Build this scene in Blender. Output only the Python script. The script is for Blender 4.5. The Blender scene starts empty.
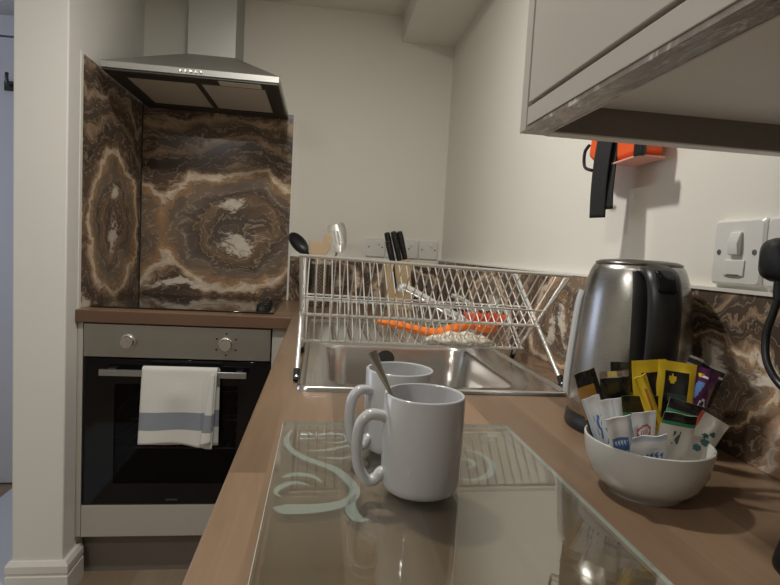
import bpy, bmesh, math, random
from mathutils import Vector, Matrix
random.seed(7)
SC = bpy.context.scene
COL = SC.collection
PI = math.pi
LIFT = 0.91          # worktop height above the floor; everything is written with the worktop at z = 0

# ------------------------------------------------------------------ mesh builder
class MB:
    def __init__(s): s.v = []; s.f = []; s.m = []
    def add(s, vs, fs, mi=0):
        b = len(s.v); s.v += [Vector(p) for p in vs]
        for i, f in enumerate(fs):
            s.f.append([b + k for k in f]); s.m.append(mi[i] if isinstance(mi, (list, tuple)) else mi)
        return s
    def box(s, x0, x1, y0, y1, z0, z1, mi=0):
        v = [(x0,y0,z0),(x1,y0,z0),(x1,y1,z0),(x0,y1,z0),(x0,y0,z1),(x1,y0,z1),(x1,y1,z1),(x0,y1,z1)]
        return s.add(v, [(0,3,2,1),(4,5,6,7),(0,1,5,4),(1,2,6,5),(2,3,7,6),(3,0,4,7)], mi)
    def prism(s, poly, axis, a, b, mi=0):
        n = len(poly)
        def P(p, t):
            return {'x': (t,p[0],p[1]), 'y': (p[0],t,p[1]), 'z': (p[0],p[1],t)}[axis]
        v = [P(p,a) for p in poly] + [P(p,b) for p in poly]
        fs = [tuple(range(n))[::-1], tuple(range(n,2*n))] + [(i,(i+1)%n,n+(i+1)%n,n+i) for i in range(n)]
        return s.add(v, fs, mi)
    def tube(s, pts, r, seg=8, mi=0, closed=False, up=None, ell=None):
        pts = [Vector(p) for p in pts]; n = len(pts)
        rs = r if isinstance(r, (list, tuple)) else [r]*n
        T = []
        for i in range(n):
            a = pts[(i-1)%n] if (closed or i>0) else pts[i]; b = pts[(i+1)%n] if (closed or i<n-1) else pts[i]
            T.append((b-a).normalized())
        N = Vector(up) if up else (Vector((0,0,1)) if abs(T[0].z)<.9 else Vector((1,0,0)))
        N = (N - T[0]*N.dot(T[0])).normalized()
        vs = []
        for i in range(n):
            N = (N - T[i]*N.dot(T[i])).normalized(); B = T[i].cross(N)
            ea, eb = (ell[i] if isinstance(ell, list) else ell) if ell else (rs[i], rs[i])
            for k in range(seg):
                t = 2*PI*k/seg
                vs.append(pts[i] + N*(math.cos(t)*ea) + B*(math.sin(t)*eb))
        fs = []
        for i in range(n if closed else n-1):
            j = (i+1)%n
            for k in range(seg):
                fs.append((i*seg+k, i*seg+(k+1)%seg, j*seg+(k+1)%seg, j*seg+k))
        if not closed:
            fs.append(tuple(range(seg))[::-1]); fs.append(tuple((n-1)*seg+k for k in range(seg)))
        return s.add(vs, fs, mi)
    def lathe(s, prof, c=(0,0,0), seg=48, axis='z', mi=0, closed=False):
        n = len(prof); vs = []; fs = []; ms = []
        c = Vector(c)
        for (r, z) in prof:
            for k in range(seg):
                t = 2*PI*k/seg; a, b = r*math.cos(t), r*math.sin(t)
                vs.append(c + Vector({'z':(a,b,z),'y':(a,z,b),'x':(z,a,b)}[axis]))
        for i in range(n if closed else n-1):
            j = (i+1)%n
            for k in range(seg):
                fs.append((i*seg+k, i*seg+(k+1)%seg, j*seg+(k+1)%seg, j*seg+k))
                ms.append(mi[i] if isinstance(mi, list) else mi)
        if not closed:
            if prof[0][0] > 1e-5: fs.append(tuple(range(seg))[::-1]); ms.append(mi[0] if isinstance(mi, list) else mi)
            if prof[-1][0] > 1e-5: fs.append(tuple((n-1)*seg+k for k in range(seg))); ms.append(mi[-1] if isinstance(mi, list) else mi)
        return s.add(vs, fs, ms)
    def loft(s, rings, mi=0, cap0=False, cap1=False):
        n = len(rings[0]); vs = [p for r in rings for p in r]; fs = []
        for i in range(len(rings)-1):
            for k in range(n):
                fs.append((i*n+k, i*n+(k+1)%n, (i+1)*n+(k+1)%n, (i+1)*n+k))
        if cap0: fs.append(tuple(range(n))[::-1])
        if cap1: fs.append(tuple((len(rings)-1)*n+k for k in range(n)))
        return s.add(vs, fs, mi)
    def grid(s, fn, nu, nv, mi=0):
        vs = [fn(i/nu, j/nv) for j in range(nv+1) for i in range(nu+1)]
        fs = []; ms = []
        for j in range(nv):
            for i in range(nu):
                a = j*(nu+1)+i; fs.append((a, a+1, a+nu+2, a+nu+1))
                ms.append(mi((i+.5)/nu, (j+.5)/nv) if callable(mi) else mi)
        return s.add(vs, fs, ms)
    def cells(s, xs, ys, filled, z0, z1, mi=0, M=None):
        nx, ny = len(xs)-1, len(ys)-1
        idx = {}; vs = []; fs = []
        def V(i, j, t):
            if (i,j,t) not in idx:
                idx[(i,j,t)] = len(vs); p = Vector((xs[i], ys[j], (z0,z1)[t])); vs.append(M @ p if M else p)
            return idx[(i,j,t)]
        F = lambda i, j: 0 <= i < nx and 0 <= j < ny and filled((xs[i]+xs[i+1])/2, (ys[j]+ys[j+1])/2)
        for i in range(nx):
            for j in range(ny):
                if not F(i, j): continue
                fs.append((V(i,j,1),V(i+1,j,1),V(i+1,j+1,1),V(i,j+1,1)))
                fs.append((V(i,j,0),V(i,j+1,0),V(i+1,j+1,0),V(i+1,j,0)))
                if not F(i-1,j): fs.append((V(i,j,0),V(i,j,1),V(i,j+1,1),V(i,j+1,0)))
                if not F(i+1,j): fs.append((V(i+1,j,0),V(i+1,j+1,0),V(i+1,j+1,1),V(i+1,j,1)))
                if not F(i,j-1): fs.append((V(i,j,0),V(i+1,j,0),V(i+1,j,1),V(i,j,1)))
                if not F(i,j+1): fs.append((V(i,j+1,0),V(i,j+1,1),V(i+1,j+1,1),V(i+1,j+1,0)))
        return s.add(vs, fs, mi)
    def build(s, name, mats, parent=None, origin=None, bevel=0, seg=2, angle=40, local=False, fix=True):
        me = bpy.data.meshes.new(name)
        if parent is not None: inv = XF[parent].inverted(); org = None
        elif origin is not None: inv = Matrix.Translation(-Vector(origin))
        else: inv = Matrix.Identity(4)
        vs = s.v if local else [inv @ p for p in s.v]
        me.from_pydata([tuple(p) for p in vs], [], s.f)
        for m in (mats if isinstance(mats, (list, tuple)) else [mats]): me.materials.append(m)
        me.polygons.foreach_set('material_index', s.m)
        me.polygons.foreach_set('use_smooth', [True]*len(me.polygons))
        me.update()
        if fix:
            bm = bmesh.new(); bm.from_mesh(me); bmesh.ops.recalc_face_normals(bm, faces=bm.faces); bm.to_mesh(me); bm.free()
        me.set_sharp_from_angle(angle=math.radians(angle))
        o = bpy.data.objects.new(name, me); COL.objects.link(o)
        if parent is not None: o.parent = parent; XF[o] = XF[parent]
        else:
            o.location = origin or (0,0,0); XF[o] = Matrix.Translation(Vector(o.location))
        if bevel:
            b = o.modifiers.new('bevel', 'BEVEL'); b.width = bevel; b.segments = seg; b.limit_method = 'ANGLE'; b.angle_limit = math.radians(35)
            b.harden_normals = False
        return o
XF = {}

def tag(o, label, cat, group=None, kind=None):
    o['label'] = label; o['category'] = cat
    if group: o['group'] = group
    if kind: o['kind'] = kind
    return o
def thing(name, label, cat, loc, rot=None, group=None):
    o = bpy.data.objects.new(name, None); COL.objects.link(o); o.location = loc; o.empty_display_size = .05
    M = Matrix.Translation(Vector(loc))
    if rot is not None:
        o.rotation_euler = rot.to_euler(); M = M @ rot.to_4x4()
    XF[o] = M
    return tag(o, label, cat, group)
def struct(name, mb, mats, origin, bevel=0, parent=None):
    o = mb.build(name, mats, parent=parent, origin=origin, bevel=bevel)
    if parent is None: o['kind'] = 'structure'
    return o
def copy_thing(src, loc=None, rotz=None):
    c = src.copy(); COL.objects.link(c)
    if loc: c.location = loc
    if rotz is not None: c.rotation_euler.z = rotz
    for ch in src.children:
        d = ch.copy(); COL.objects.link(d); d.parent = c
        for g in ch.children:
            e = g.copy(); COL.objects.link(e); e.parent = d
    return c
def rr(x0, x1, y0, y1, r, z, n=6):
    P = []
    for (cx, cy, a0) in ((x1-r,y1-r,0),(x0+r,y1-r,PI/2),(x0+r,y0+r,PI),(x1-r,y0+r,1.5*PI)):
        for k in range(n+1):
            a = a0 + PI/2*k/n; P.append((cx+r*math.cos(a), cy+r*math.sin(a), z))
    return P
def spline(pts, n=8, closed=False):
    pts = [Vector(p) for p in pts]; out = []; N = len(pts)
    for i in range(N if closed else N-1):
        g = lambda k: pts[k % N] if closed else pts[max(0, min(N-1, k))]
        p0, p1, p2, p3 = g(i-1), g(i), g(i+1), g(i+2)
        for k in range(n):
            t = k/n
            out.append(.5*((2*p1)+(p2-p0)*t+(2*p0-5*p1+4*p2-p3)*t*t+(3*p1-p0-3*p2+p3)*t**3))
    if not closed: out.append(pts[-1])
    return out

# ------------------------------------------------------------------ materials
class NT:
    def __init__(s, name):
        s.m = bpy.data.materials.new(name); s.m.use_nodes = True
        s.t = s.m.node_tree; s.t.nodes.clear()
        s.out = s.n('ShaderNodeOutputMaterial')
    def n(s, typ, **kw):
        nd = s.t.nodes.new(typ)
        for k, v in kw.items(): setattr(nd, k, v)
        return nd
    def l(s, a, b): s.t.links.new(a, b)
    def put(s, sock, v):
        if isinstance(v, bpy.types.NodeSocket): s.l(v, sock)
        else: sock.default_value = v
    def math(s, op, a, b=0.0, c=None):
        nd = s.n('ShaderNodeMath', operation=op); s.put(nd.inputs[0], a); s.put(nd.inputs[1], b)
        if c is not None: s.put(nd.inputs[2], c)
        return nd.outputs[0]
    def vmath(s, op, a, b):
        nd = s.n('ShaderNodeVectorMath', operation=op); s.put(nd.inputs[0], a)
        if op == 'SCALE': s.put(nd.inputs['Scale'], b)
        else: s.put(nd.inputs[1], b)
        return nd.outputs[0]
    def ramp(s, fac, stops, interp='LINEAR'):
        nd = s.n('ShaderNodeValToRGB'); cr = nd.color_ramp; cr.interpolation = interp
        while len(cr.elements) < len(stops): cr.elements.new(.5)
        for e, (p, c) in zip(cr.elements, stops):
            e.position = p; e.color = (*c, 1) if len(c) == 3 else c
        s.put(nd.inputs[0], fac); return nd.outputs[0]
    def mix(s, fac, a, b, mode='MIX'):
        nd = s.n('ShaderNodeMix', data_type='RGBA', blend_type=mode)
        s.put(nd.inputs[0], fac); s.put(nd.inputs[6], a if isinstance(a, bpy.types.NodeSocket) else (*a,1)); s.put(nd.inputs[7], b if isinstance(b, bpy.types.NodeSocket) else (*b,1))
        return nd.outputs[2]
    def noise(s, vec, scale, detail=3, rough=.5, dist=0.0):
        nd = s.n('ShaderNodeTexNoise'); s.put(nd.inputs['Vector'], vec); nd.inputs['Scale'].default_value = scale
        nd.inputs['Detail'].default_value = detail; nd.inputs['Roughness'].default_value = rough; nd.inputs['Distortion'].default_value = dist
        return nd
    def obj(s): return s.n('ShaderNodeTexCoord').outputs['Object']
    def pbsdf(s, **kw):
        p = s.n('ShaderNodeBsdfPrincipled')
        for k, v in kw.items():
            if isinstance(v, tuple) and len(v) == 3: v = (*v, 1)
            s.put(p.inputs[k], v)
        s.l(p.outputs[0], s.out.inputs[0]); return p

def pmat(name, col, rough=.5, metal=0.0, spec=.5, coat=0.0, vary=0.0, scale=30, bump=0.0, **kw):
    t = NT(name); c = (*col, 1)
    base = c
    if vary or bump:
        nz = t.noise(t.obj(), scale, 4, .6)
        if vary:
            k = t.math('MULTIPLY_ADD', nz.outputs['Fac'], 2*vary, 1-vary)
            cc = t.n('ShaderNodeCombineColor'); 
            for i in range(3): t.put(cc.inputs[i], t.math('MULTIPLY', k, col[i]))
            base = cc.outputs[0]
    p = t.pbsdf(**{'Base Color': base, 'Roughness': rough, 'Metallic': metal, 'Specular IOR Level': spec, 'Coat Weight': coat})
    for k, v in kw.items(): t.put(p.inputs[k.replace('_', ' ')], v)
    if bump:
        b = t.n('ShaderNodeBump'); b.inputs['Strength'].default_value = bump; b.inputs['Distance'].default_value = .001
        t.l(nz.outputs['Fac'], b.inputs['Height']); t.l(b.outputs[0], p.inputs['Normal'])
    return t.m

def brushed(name, col, rough=.3, axis=(1,1,60), metal=1.0, amt=.12, bump=.15):
    t = NT(name)
    mp = t.n('ShaderNodeMapping'); t.l(t.obj(), mp.inputs[0]); mp.inputs['Scale'].default_value = axis
    nz = t.noise(mp.outputs[0], 25, 4, .6)
    r = t.math('MULTIPLY_ADD', nz.outputs['Fac'], amt, rough-amt/2)
    k = t.math('MULTIPLY_ADD', nz.outputs['Fac'], .2, .9)
    cc = t.n('ShaderNodeCombineColor')
    for i in range(3): t.put(cc.inputs[i], t.math('MULTIPLY', k, col[i]))
    p = t.pbsdf(**{'Base Color': cc.outputs[0], 'Roughness': r, 'Metallic': metal})
    b = t.n('ShaderNodeBump'); b.inputs['Strength'].default_value = bump; b.inputs['Distance'].default_value = .0005
    t.l(nz.outputs['Fac'], b.inputs['Height']); t.l(b.outputs[0], p.inputs['Normal'])
    return t.m

def thin_glass(name, tint, ior=1.5, rough=0.0):
    t = NT(name)
    tr = t.n('ShaderNodeBsdfTransparent'); tr.inputs[0].default_value = (*tint, 1)
    gl = t.n('ShaderNodeBsdfGlossy'); gl.inputs['Roughness'].default_value = rough
    lw = t.n('ShaderNodeLayerWeight'); lw.inputs[0].default_value = .5      # 1 - |cos| on both faces of the pane
    f0 = ((ior-1)/(ior+1))**2
    fr = t.math('MULTIPLY_ADD', t.math('POWER', lw.outputs['Facing'], 5.0), 1-f0, f0)
    mx = t.n('ShaderNodeMixShader'); t.l(fr, mx.inputs[0]); t.l(tr.outputs[0], mx.inputs[1]); t.l(gl.outputs[0], mx.inputs[2])
    t.l(mx.outputs[0], t.out.inputs[0]); return t.m

def frosted(name, col, alpha):
    t = NT(name)
    tr = t.n('ShaderNodeBsdfTransparent'); df = t.n('ShaderNodeBsdfDiffuse'); df.inputs[0].default_value = (*col, 1)
    mx = t.n('ShaderNodeMixShader'); mx.inputs[0].default_value = alpha
    t.l(tr.outputs[0], mx.inputs[1]); t.l(df.outputs[0], mx.inputs[2]); t.l(mx.outputs[0], t.out.inputs[0]); return t.m

def wood(name, tones, along='y', plank=.062, length=.55, rough=.35, grain=.35):
    t = NT(name); sp = t.n('ShaderNodeSeparateXYZ'); t.l(t.obj(), sp.inputs[0])
    u, v = (sp.outputs[1], sp.outputs[0]) if along == 'y' else (sp.outputs[0], sp.outputs[1])
    cb = t.n('ShaderNodeCombineXYZ'); t.l(u, cb.inputs[0]); t.l(v, cb.inputs[1])
    br = t.n('ShaderNodeTexBrick'); t.l(cb.outputs[0], br.inputs[0]); br.offset = .37; br.offset_frequency = 2; br.squash = 1
    for k, val in (('Color1', (0,0,0,1)), ('Color2', (1,1,1,1)), ('Mortar', (.3,.3,.3,1)), ('Scale', 1.0), ('Mortar Size', .0), ('Mortar Smooth', 0.0), ('Bias', 0.0), ('Brick Width', length), ('Row Height', plank)):
        br.inputs[k].default_value = val
    rgb = t.n('ShaderNodeSeparateColor'); t.l(br.outputs['Color'], rgb.inputs[0])
    tone = rgb.outputs[0]
    n = len(tones); base = t.ramp(tone, [(i/(n-1), c) for i, c in enumerate(tones)])
    cs = t.n('ShaderNodeCombineXYZ'); t.put(cs.inputs[0], t.math('MULTIPLY', u, 3.0)); t.put(cs.inputs[1], t.math('MULTIPLY', v, 45.0)); t.put(cs.inputs[2], t.math('MULTIPLY', tone, 7.0))
    g = t.noise(cs.outputs[0], 1.6, 5, .6, .6)
    cs2 = t.n('ShaderNodeCombineXYZ'); t.put(cs2.inputs[0], t.math('MULTIPLY', u, 1.2)); t.put(cs2.inputs[1], t.math('MULTIPLY', v, 9.0)); t.put(cs2.inputs[2], t.math('MULTIPLY', tone, 9.0))
    g2 = t.noise(cs2.outputs[0], 1.5, 3, .5, 1.2)
    k = t.math('ADD', t.math('MULTIPLY_ADD', g.outputs['Fac'], grain, 1-grain/2), t.math('MULTIPLY_ADD', g2.outputs['Fac'], grain*1.2, -grain*.6))
    ck = t.n('ShaderNodeCombineColor')
    for i in range(3): t.l(k, ck.inputs[i])
    c = t.mix(1.0, base, ck.outputs[0], 'MULTIPLY')
    t.pbsdf(**{'Base Color': c, 'Roughness': rough, 'Specular IOR Level': .45})
    return t.m

AG = [(0,(0.152,0.117,0.094)),(.10,(0.101,0.078,0.068)),(.18,(0.241,0.158,0.100)),(.23,(0.106,0.078,0.063)),(.28,(0.204,0.158,0.130)),(.34,(0.241,0.170,0.117)),(.385,(0.462,0.276,0.150)),(.398,(0.729,0.602,0.489)),(.415,(0.789,0.697,0.559)),(.43,(0.588,0.407,0.273)),
      (.46,(0.148,0.095,0.068)),(.55,(0.093,0.068,0.053)),(.60,(0.120,0.087,0.071)),(.63,(0.420,0.289,0.191)),(.65,(0.111,0.082,0.063)),(.74,(0.129,0.095,0.073)),(.79,(0.476,0.341,0.232)),(.82,(0.101,0.074,0.058)),(.92,(0.139,0.095,0.073)),(.96,(0.420,0.289,0.191)),(1,(0.111,0.078,0.063))]
def marble(name, axes, eyes, whites, scale=1.0, rough=.22, cream=(.78,.70,.60)):
    """Agate-figured laminate: rings round 'eyes' with cream hearts, all warped by noise."""
    t = NT(name); sp = t.n('ShaderNodeSeparateXYZ'); t.l(t.obj(), sp.inputs[0])
    ix = {'X':0,'Y':1,'Z':2}
    cb = t.n('ShaderNodeCombineXYZ'); t.l(sp.outputs[ix[axes[0]]], cb.inputs[0]); t.l(sp.outputs[ix[axes[1]]], cb.inputs[1])
    P0 = t.vmath('SCALE', cb.outputs[0], scale)
    def warp(P, sc, amt, det=3):
        nz = t.noise(P, sc, det, .55)
        return t.vmath('ADD', P, t.vmath('SCALE', t.vmath('SUBTRACT', nz.outputs['Color'], (.5,.5,.5)), amt))
    P = warp(warp(warp(P0, 2.6, .20), 10, .10, 4), 34, .03, 5)
    s2 = t.n('ShaderNodeSeparateXYZ'); t.l(P, s2.inputs[0]); X, Y = s2.outputs[0], s2.outputs[1]
    def dist(e):
        a = t.math('MULTIPLY', t.math('SUBTRACT', X, e[0]), 1/e[2]); b = t.math('MULTIPLY', t.math('SUBTRACT', Y, e[1]), 1/e[3])
        return t.math('SQRT', t.math('ADD', t.math('MULTIPLY', a, a), t.math('MULTIPLY', b, b)))
    f = None
    for e in eyes:
        d = dist(e); f = d if f is None else t.math('SMOOTH_MIN', f, d, .22)
    mp = t.n('ShaderNodeMapping'); t.l(P, mp.inputs[0]); mp.inputs['Scale'].default_value = (5, 26, 1)
    st = t.noise(mp.outputs[0], 1.0, 5, .6, 1.0)
    f2 = t.math('ADD', f, t.math('MULTIPLY_ADD', st.outputs['Fac'], .34, -.17))
    col = t.ramp(t.math('MULTIPLY', f2, 1/2.4), AG)
    lines = t.math('SINE', t.math('ADD', t.math('MULTIPLY', f2, 42.0), t.math('MULTIPLY', st.outputs['Fac'], 9.0)))
    lm = t.ramp(lines, [(.0,(0,0,0)),(.80,(0,0,0)),(.97,(.55,.55,.55)),(1,(.6,.6,.6))])
    col = t.mix(lm, col, (.48,.38,.27))
    dk = t.ramp(t.noise(P, 7, 4, .6, 1.5).outputs['Fac'], [(0,(.55,.55,.55)),(.45,(.9,.9,.9)),(.6,(1.1,1.08,1.05)),(1,(1.35,1.3,1.2))])
    col = t.mix(1.0, col, dk, 'MULTIPLY')
    mw = t.n('ShaderNodeMapping'); t.l(P0, mw.inputs[0]); mw.inputs['Scale'].default_value = (.7,1.6,1)
    wn = t.noise(mw.outputs[0], 20, 6, .68, 1.6)
    for w in whites:
        dw = t.math('ADD', dist(w), t.math('MULTIPLY_ADD', wn.outputs['Fac'], 2.6, -1.15))
        m = t.ramp(dw, [(0,(1,1,1)),(.62,(.85,.85,.85)),(.85,(.25,.25,.25)),(1,(0,0,0))])
        col = t.mix(m, col, cream)
    t.pbsdf(**{'Base Color': col, 'Roughness': rough, 'Specular IOR Level': .3})
    return t.m

M = {}
M['wall'] = pmat('wall_paint', (.80,.775,.71), .85, vary=.02, scale=4, spec=.2)
M['column'] = pmat('column_paint', (.80,.785,.755), .75, vary=.02, scale=4, spec=.25)
M['ceil'] = pmat('ceiling_paint', (.76,.73,.66), .9, spec=.1)
M['gloss_white'] = pmat('trim_paint', (.78,.76,.72), .35)
M['hall'] = pmat('hall_paint', (.60,.62,.68), .8)
M['white_trim'] = pmat('white_edge_strip', (.82,.80,.76), .5)
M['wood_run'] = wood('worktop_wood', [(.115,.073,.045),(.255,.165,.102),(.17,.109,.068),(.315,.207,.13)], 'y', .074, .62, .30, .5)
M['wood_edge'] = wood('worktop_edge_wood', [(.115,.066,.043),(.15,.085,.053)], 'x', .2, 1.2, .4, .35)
M['wood_hob'] = wood('worktop_hob_wood', [(.17,.10,.06),(.26,.155,.092),(.21,.125,.075)], 'x', .074, .62, .32, .4)
M['floor'] = wood('floor_planks', [(.26,.19,.13),(.32,.24,.165),(.29,.21,.145)], 'y', .16, 1.2, .4, .3)
M['steel'] = brushed('brushed_steel', (.45,.44,.42), .46, (1,1,40), metal=.85)
M['steel_h'] = brushed('brushed_steel_level', (.42,.41,.395), .32, (60,1,1))
M['kettle'] = brushed('kettle_steel', (.42,.41,.39), .27, (1,1,420), amt=.06, bump=0)
M['chrome'] = pmat('chrome_wire', (.80,.80,.78), .28, .75)
M['sink'] = brushed('sink_steel', (.68,.67,.65), .24, (1,40,1), amt=.08, bump=.05)
M['dark_metal'] = pmat('dark_metal', (.06,.058,.055), .4, .6)
M['mesh'] = pmat('filter_mesh', (.62,.57,.50), .55, .2, vary=.05, scale=900, bump=.5)
M['lens'] = pmat('lamp_lens', (.72,.66,.54), .4)
M['black_gloss'] = pmat('black_glass', (.006,.006,.007), .06, spec=.3)
M['hob_glass'] = pmat('hob_glass', (.012,.011,.010), .06, spec=.6)
M['black'] = pmat('black_plastic', (.013,.013,.014), .38)
M['black_soft'] = pmat('black_soft_plastic', (.014,.014,.015), .5, vary=.1, scale=40)
M['rubber'] = pmat('black_rubber', (.012,.012,.012), .7)
M['cavity'] = pmat('oven_enamel', (.012,.012,.013), .5)
M['oven_glass'] = thin_glass('oven_door_glass', (.55,.55,.57), 1.25)
M['shelf'] = pmat('oven_shelf_wire', (.45,.45,.45), .3, 1.0)
M['ceramic'] = pmat('white_ceramic', (.53,.53,.55), .12, coat=.4)
M['bowl'] = pmat('white_bowl_ceramic', (.55,.545,.53), .16, coat=.3)
M['glass'] = thin_glass('board_glass', (.93,.955,.94), 2.3)
M['glass_edge'] = frosted('board_glass_edge', (.55,.64,.60), .75)
M['etch'] = frosted('etched_glass', (.60,.67,.65), .60)
M['cab'] = pmat('cabinet_cashmere', (.46,.43,.385), .30, coat=.15)
M['cab_in'] = pmat('cabinet_underside', (.84,.83,.80), .5, vary=.03, scale=15)
M['cab_edge'] = pmat('cabinet_board_edge', (.70,.68,.64), .5)
M['cab_dark'] = pmat('cabinet_end_inner', (.20,.175,.155), .45, vary=.1, scale=12)
M['socket'] = pmat('white_socket_plastic', (.76,.75,.72), .3)
M['screw'] = pmat('screw_metal', (.20,.185,.165), .4, .8)
M['pin'] = pmat('socket_slot', (.05,.05,.05), .6)
M['lightwood'] = pmat('pale_wood', (.60,.42,.22), .5, vary=.12, scale=20)
M['spatula_wood'] = pmat('spatula_wood', (.66,.50,.32), .6, vary=.08, scale=20)
M['orange'] = pmat('orange_plastic', (.92,.22,.025), .4)
M['orange_red'] = pmat('orange_bristle', (.88,.13,.02), .6, vary=.25, scale=300)
M['orange_fab'] = pmat('orange_fabric', (.85,.11,.02), .55, vary=.08, scale=60)
M['pink'] = pmat('pink_fabric', (.72,.36,.30), .7)
M['strap'] = pmat('black_webbing', (.012,.012,.014), .75, vary=.2, scale=250, bump=.4)
M['carton'] = pmat('base_cabinet_board', (.40,.37,.33), .5)
M['film'] = None
M['spoon'] = pmat('spoon_steel', (.58,.57,.55), .16, 1.0)

# peeling film: brown strip with scraped pale flecks (a mark with a shape of its own)
t = NT('pelmet_underside_film'); mp = t.n('ShaderNodeMapping'); t.l(t.obj(), mp.inputs[0]); mp.inputs['Scale'].default_value = (55,14,14)
nz = t.noise(mp.outputs[0], 1.3, 6, .7, 1.5)
c = t.ramp(nz.outputs['Fac'], [(0,(.16,.13,.11)),(.46,(.22,.18,.155)),(.55,(.30,.265,.24)),(.60,(.60,.58,.55)),(1,(.7,.68,.65))])
pb = t.pbsdf(**{'Base Color': c, 'Roughness': .22, 'Coat Weight': .4})
bp = t.n('ShaderNodeBump'); bp.inputs['Strength'].default_value = .6; bp.inputs['Distance'].default_value = .002; t.l(nz.outputs['Fac'], bp.inputs['Height']); t.l(bp.outputs[0], pb.inputs['Normal'])
M['film'] = t.m

M['marble_back'] = marble('agate_back', 'XZ', [(.40,.29,.33,.255),(-.20,.27,.33,.25)], [(.375,.385,.075,.034),(.42,.245,.10,.05),(.15,.05,.17,.022)])
M['marble_left'] = marble('agate_left', 'YZ', [(-.29,.28,.22,.25),(.22,.30,.22,.25),(-.80,.30,.22,.25)], [(-.29,.385,.05,.045),(-.285,.235,.05,.055),(-.54,.02,.07,.05)])
M['marble_wall'] = marble('agate_upstand', 'YZ', [(-1.28,.11,.16,.11),(-.75,.05,.2,.12),(-2.1,.02,.26,.15),(-.25,.12,.18,.1),(-1.75,.12,.09,.05)],
                          [(-1.32,.10,.028,.05),(-1.24,.075,.03,.05),(-1.745,.145,.03,.016),(-1.83,.135,.03,.018),(-.8,.09,.07,.03)], rough=.25)
M['marble_rear'] = marble('agate_upstand_rear', 'XZ', [(-.48,.1,.13,.1),(-.15,.06,.14,.1)], [(-.62,.06,.03,.09),(-.44,.1,.05,.04),(-.36,.13,.05,.02)], rough=.25)

# ------------------------------------------------------------------ the room
RX = -2.85; RY = -4.4; CZ = 1.262
struct('floor', MB().box(RX-.1,.1,RY-.1,.6,-1.0,-.91), M['floor'], (0,0,-.91))
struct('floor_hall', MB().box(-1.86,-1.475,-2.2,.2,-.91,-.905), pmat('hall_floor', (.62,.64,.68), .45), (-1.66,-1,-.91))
struct('ceiling', MB().box(RX-.1,.1,RY-.1,.6,CZ,CZ+.1), M['ceil'], (0,0,CZ))
struct('wall_right', MB().box(0,.1,RY,.1,-.91,CZ), M['wall'], (0,0,-.91))
struct('wall_back', MB().box(-1.308,0,0,.1,-.91,CZ), M['wall'], (-.65,0,-.91))
struct('wall_rear', MB().box(RX,.1,RY-.1,RY,-.91,CZ), M['wall'], (0,RY,-.91))
struct('wall_left', MB().box(RX-.1,RX,RY,.6,-.91,CZ), M['wall'], (RX,0,-.91))
struct('wall_stub', MB().box(-1.459,-1.308,-.668,.2,-.91,CZ), M['column'], (-1.38,-.3,-.91), bevel=.004)
struct('wall_hall', MB().box(RX,-1.308,.2,.3,-.91,CZ), M['hall'], (-2,.2,-.91))
struct('trim_1', MB().box(-.235,0,RY,0,1.156,CZ), M['wall'], (0,0,1.156))          # boxing along the top of the right wall
# skirting with a stepped top, round the stub wall
sk = MB()
prof = [(0,-.91),(.02,-.91),(.02,-.838),(.016,-.834),(.016,-.829),(.02,-.825),(.02,-.803),(.012,-.79),(0,-.79)]
def ring(k):
    d, z = prof[k]; return [(-1.452-d,.19,z),(-1.452-d,-.663-d,z),(-1.308+d,-.663-d,z),(-1.308+d,-.565,z)]
R4 = [ring(k) for k in range(len(prof))]
for k in range(len(prof)-1):
    for i in range(3):
        sk.add([R4[k][i],R4[k][i+1],R4[k+1][i+1],R4[k+1][i]], [(0,1,2,3)])
for i in (0, 3): sk.add([r[i] for r in R4], [tuple(range(len(prof)))])
struct('baseboard_stub', sk, M['gloss_white'], (-1.38,-.663,-.91))
# hall door, seen in the gap beside the stub wall
d = struct('door_1', MB().box(-2.45,-1.62,.155,.199,-.905,1.06), M['hall'], (-2,.19,-.91), bevel=.004)
fr = MB(); fr.box(-2.53,-2.456,.15,.199,-.905,1.15); fr.box(-1.614,-1.55,.15,.199,-.905,1.15); fr.box(-2.53,-1.55,.15,.199,1.068,1.15)
fr.build('door_frame', M['hall'], d, bevel=.003)
hk = MB(); hk.box(-1.92,-1.86,.147,.155,.835,.875); hk.tube(spline([(-1.89,.15,.86),(-1.885,.11,.85),(-1.88,.09,.875),(-1.878,.088,.895)],4), .007, 8)
hk.build('hook', M['dark_metal'], d)
# hall window in the far left wall (daylight)
w = MB(); w.box(RX,RX+.05,-.75,.1,-.1,-.05); w.box(RX,RX+.05,-.75,.1,.95,1.0); w.box(RX,RX+.05,-.75,-.7,-.05,.95); w.box(RX,RX+.05,.05,.1,-.05,.95)
struct('window_1', w, M['gloss_white'], (RX,-.3,-.1))

# ------------------------------------------------------------------ worktop (one continuous L)
wk = MB()
D, CF = .606, .631
xs = [-1.308,-CF,-.528,-.168,0]; ys = [-3.4,-1.497,-1.085,-D,0]
def fill(x, y):
    if x < -CF and y < -D: return False
    if -.528 < x < -.168 and -1.497 < y < -1.085: return False
    return True
wk.cells(xs, ys, fill, -.04, 0)
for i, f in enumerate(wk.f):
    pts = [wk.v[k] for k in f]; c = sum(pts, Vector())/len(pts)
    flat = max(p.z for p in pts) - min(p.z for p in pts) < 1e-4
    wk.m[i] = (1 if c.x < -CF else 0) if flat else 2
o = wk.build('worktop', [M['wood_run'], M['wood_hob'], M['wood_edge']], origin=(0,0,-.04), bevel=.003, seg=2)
tag(o, 'long L-shaped brown wood-block worktop running from the hob to the front', 'worktop')

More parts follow.
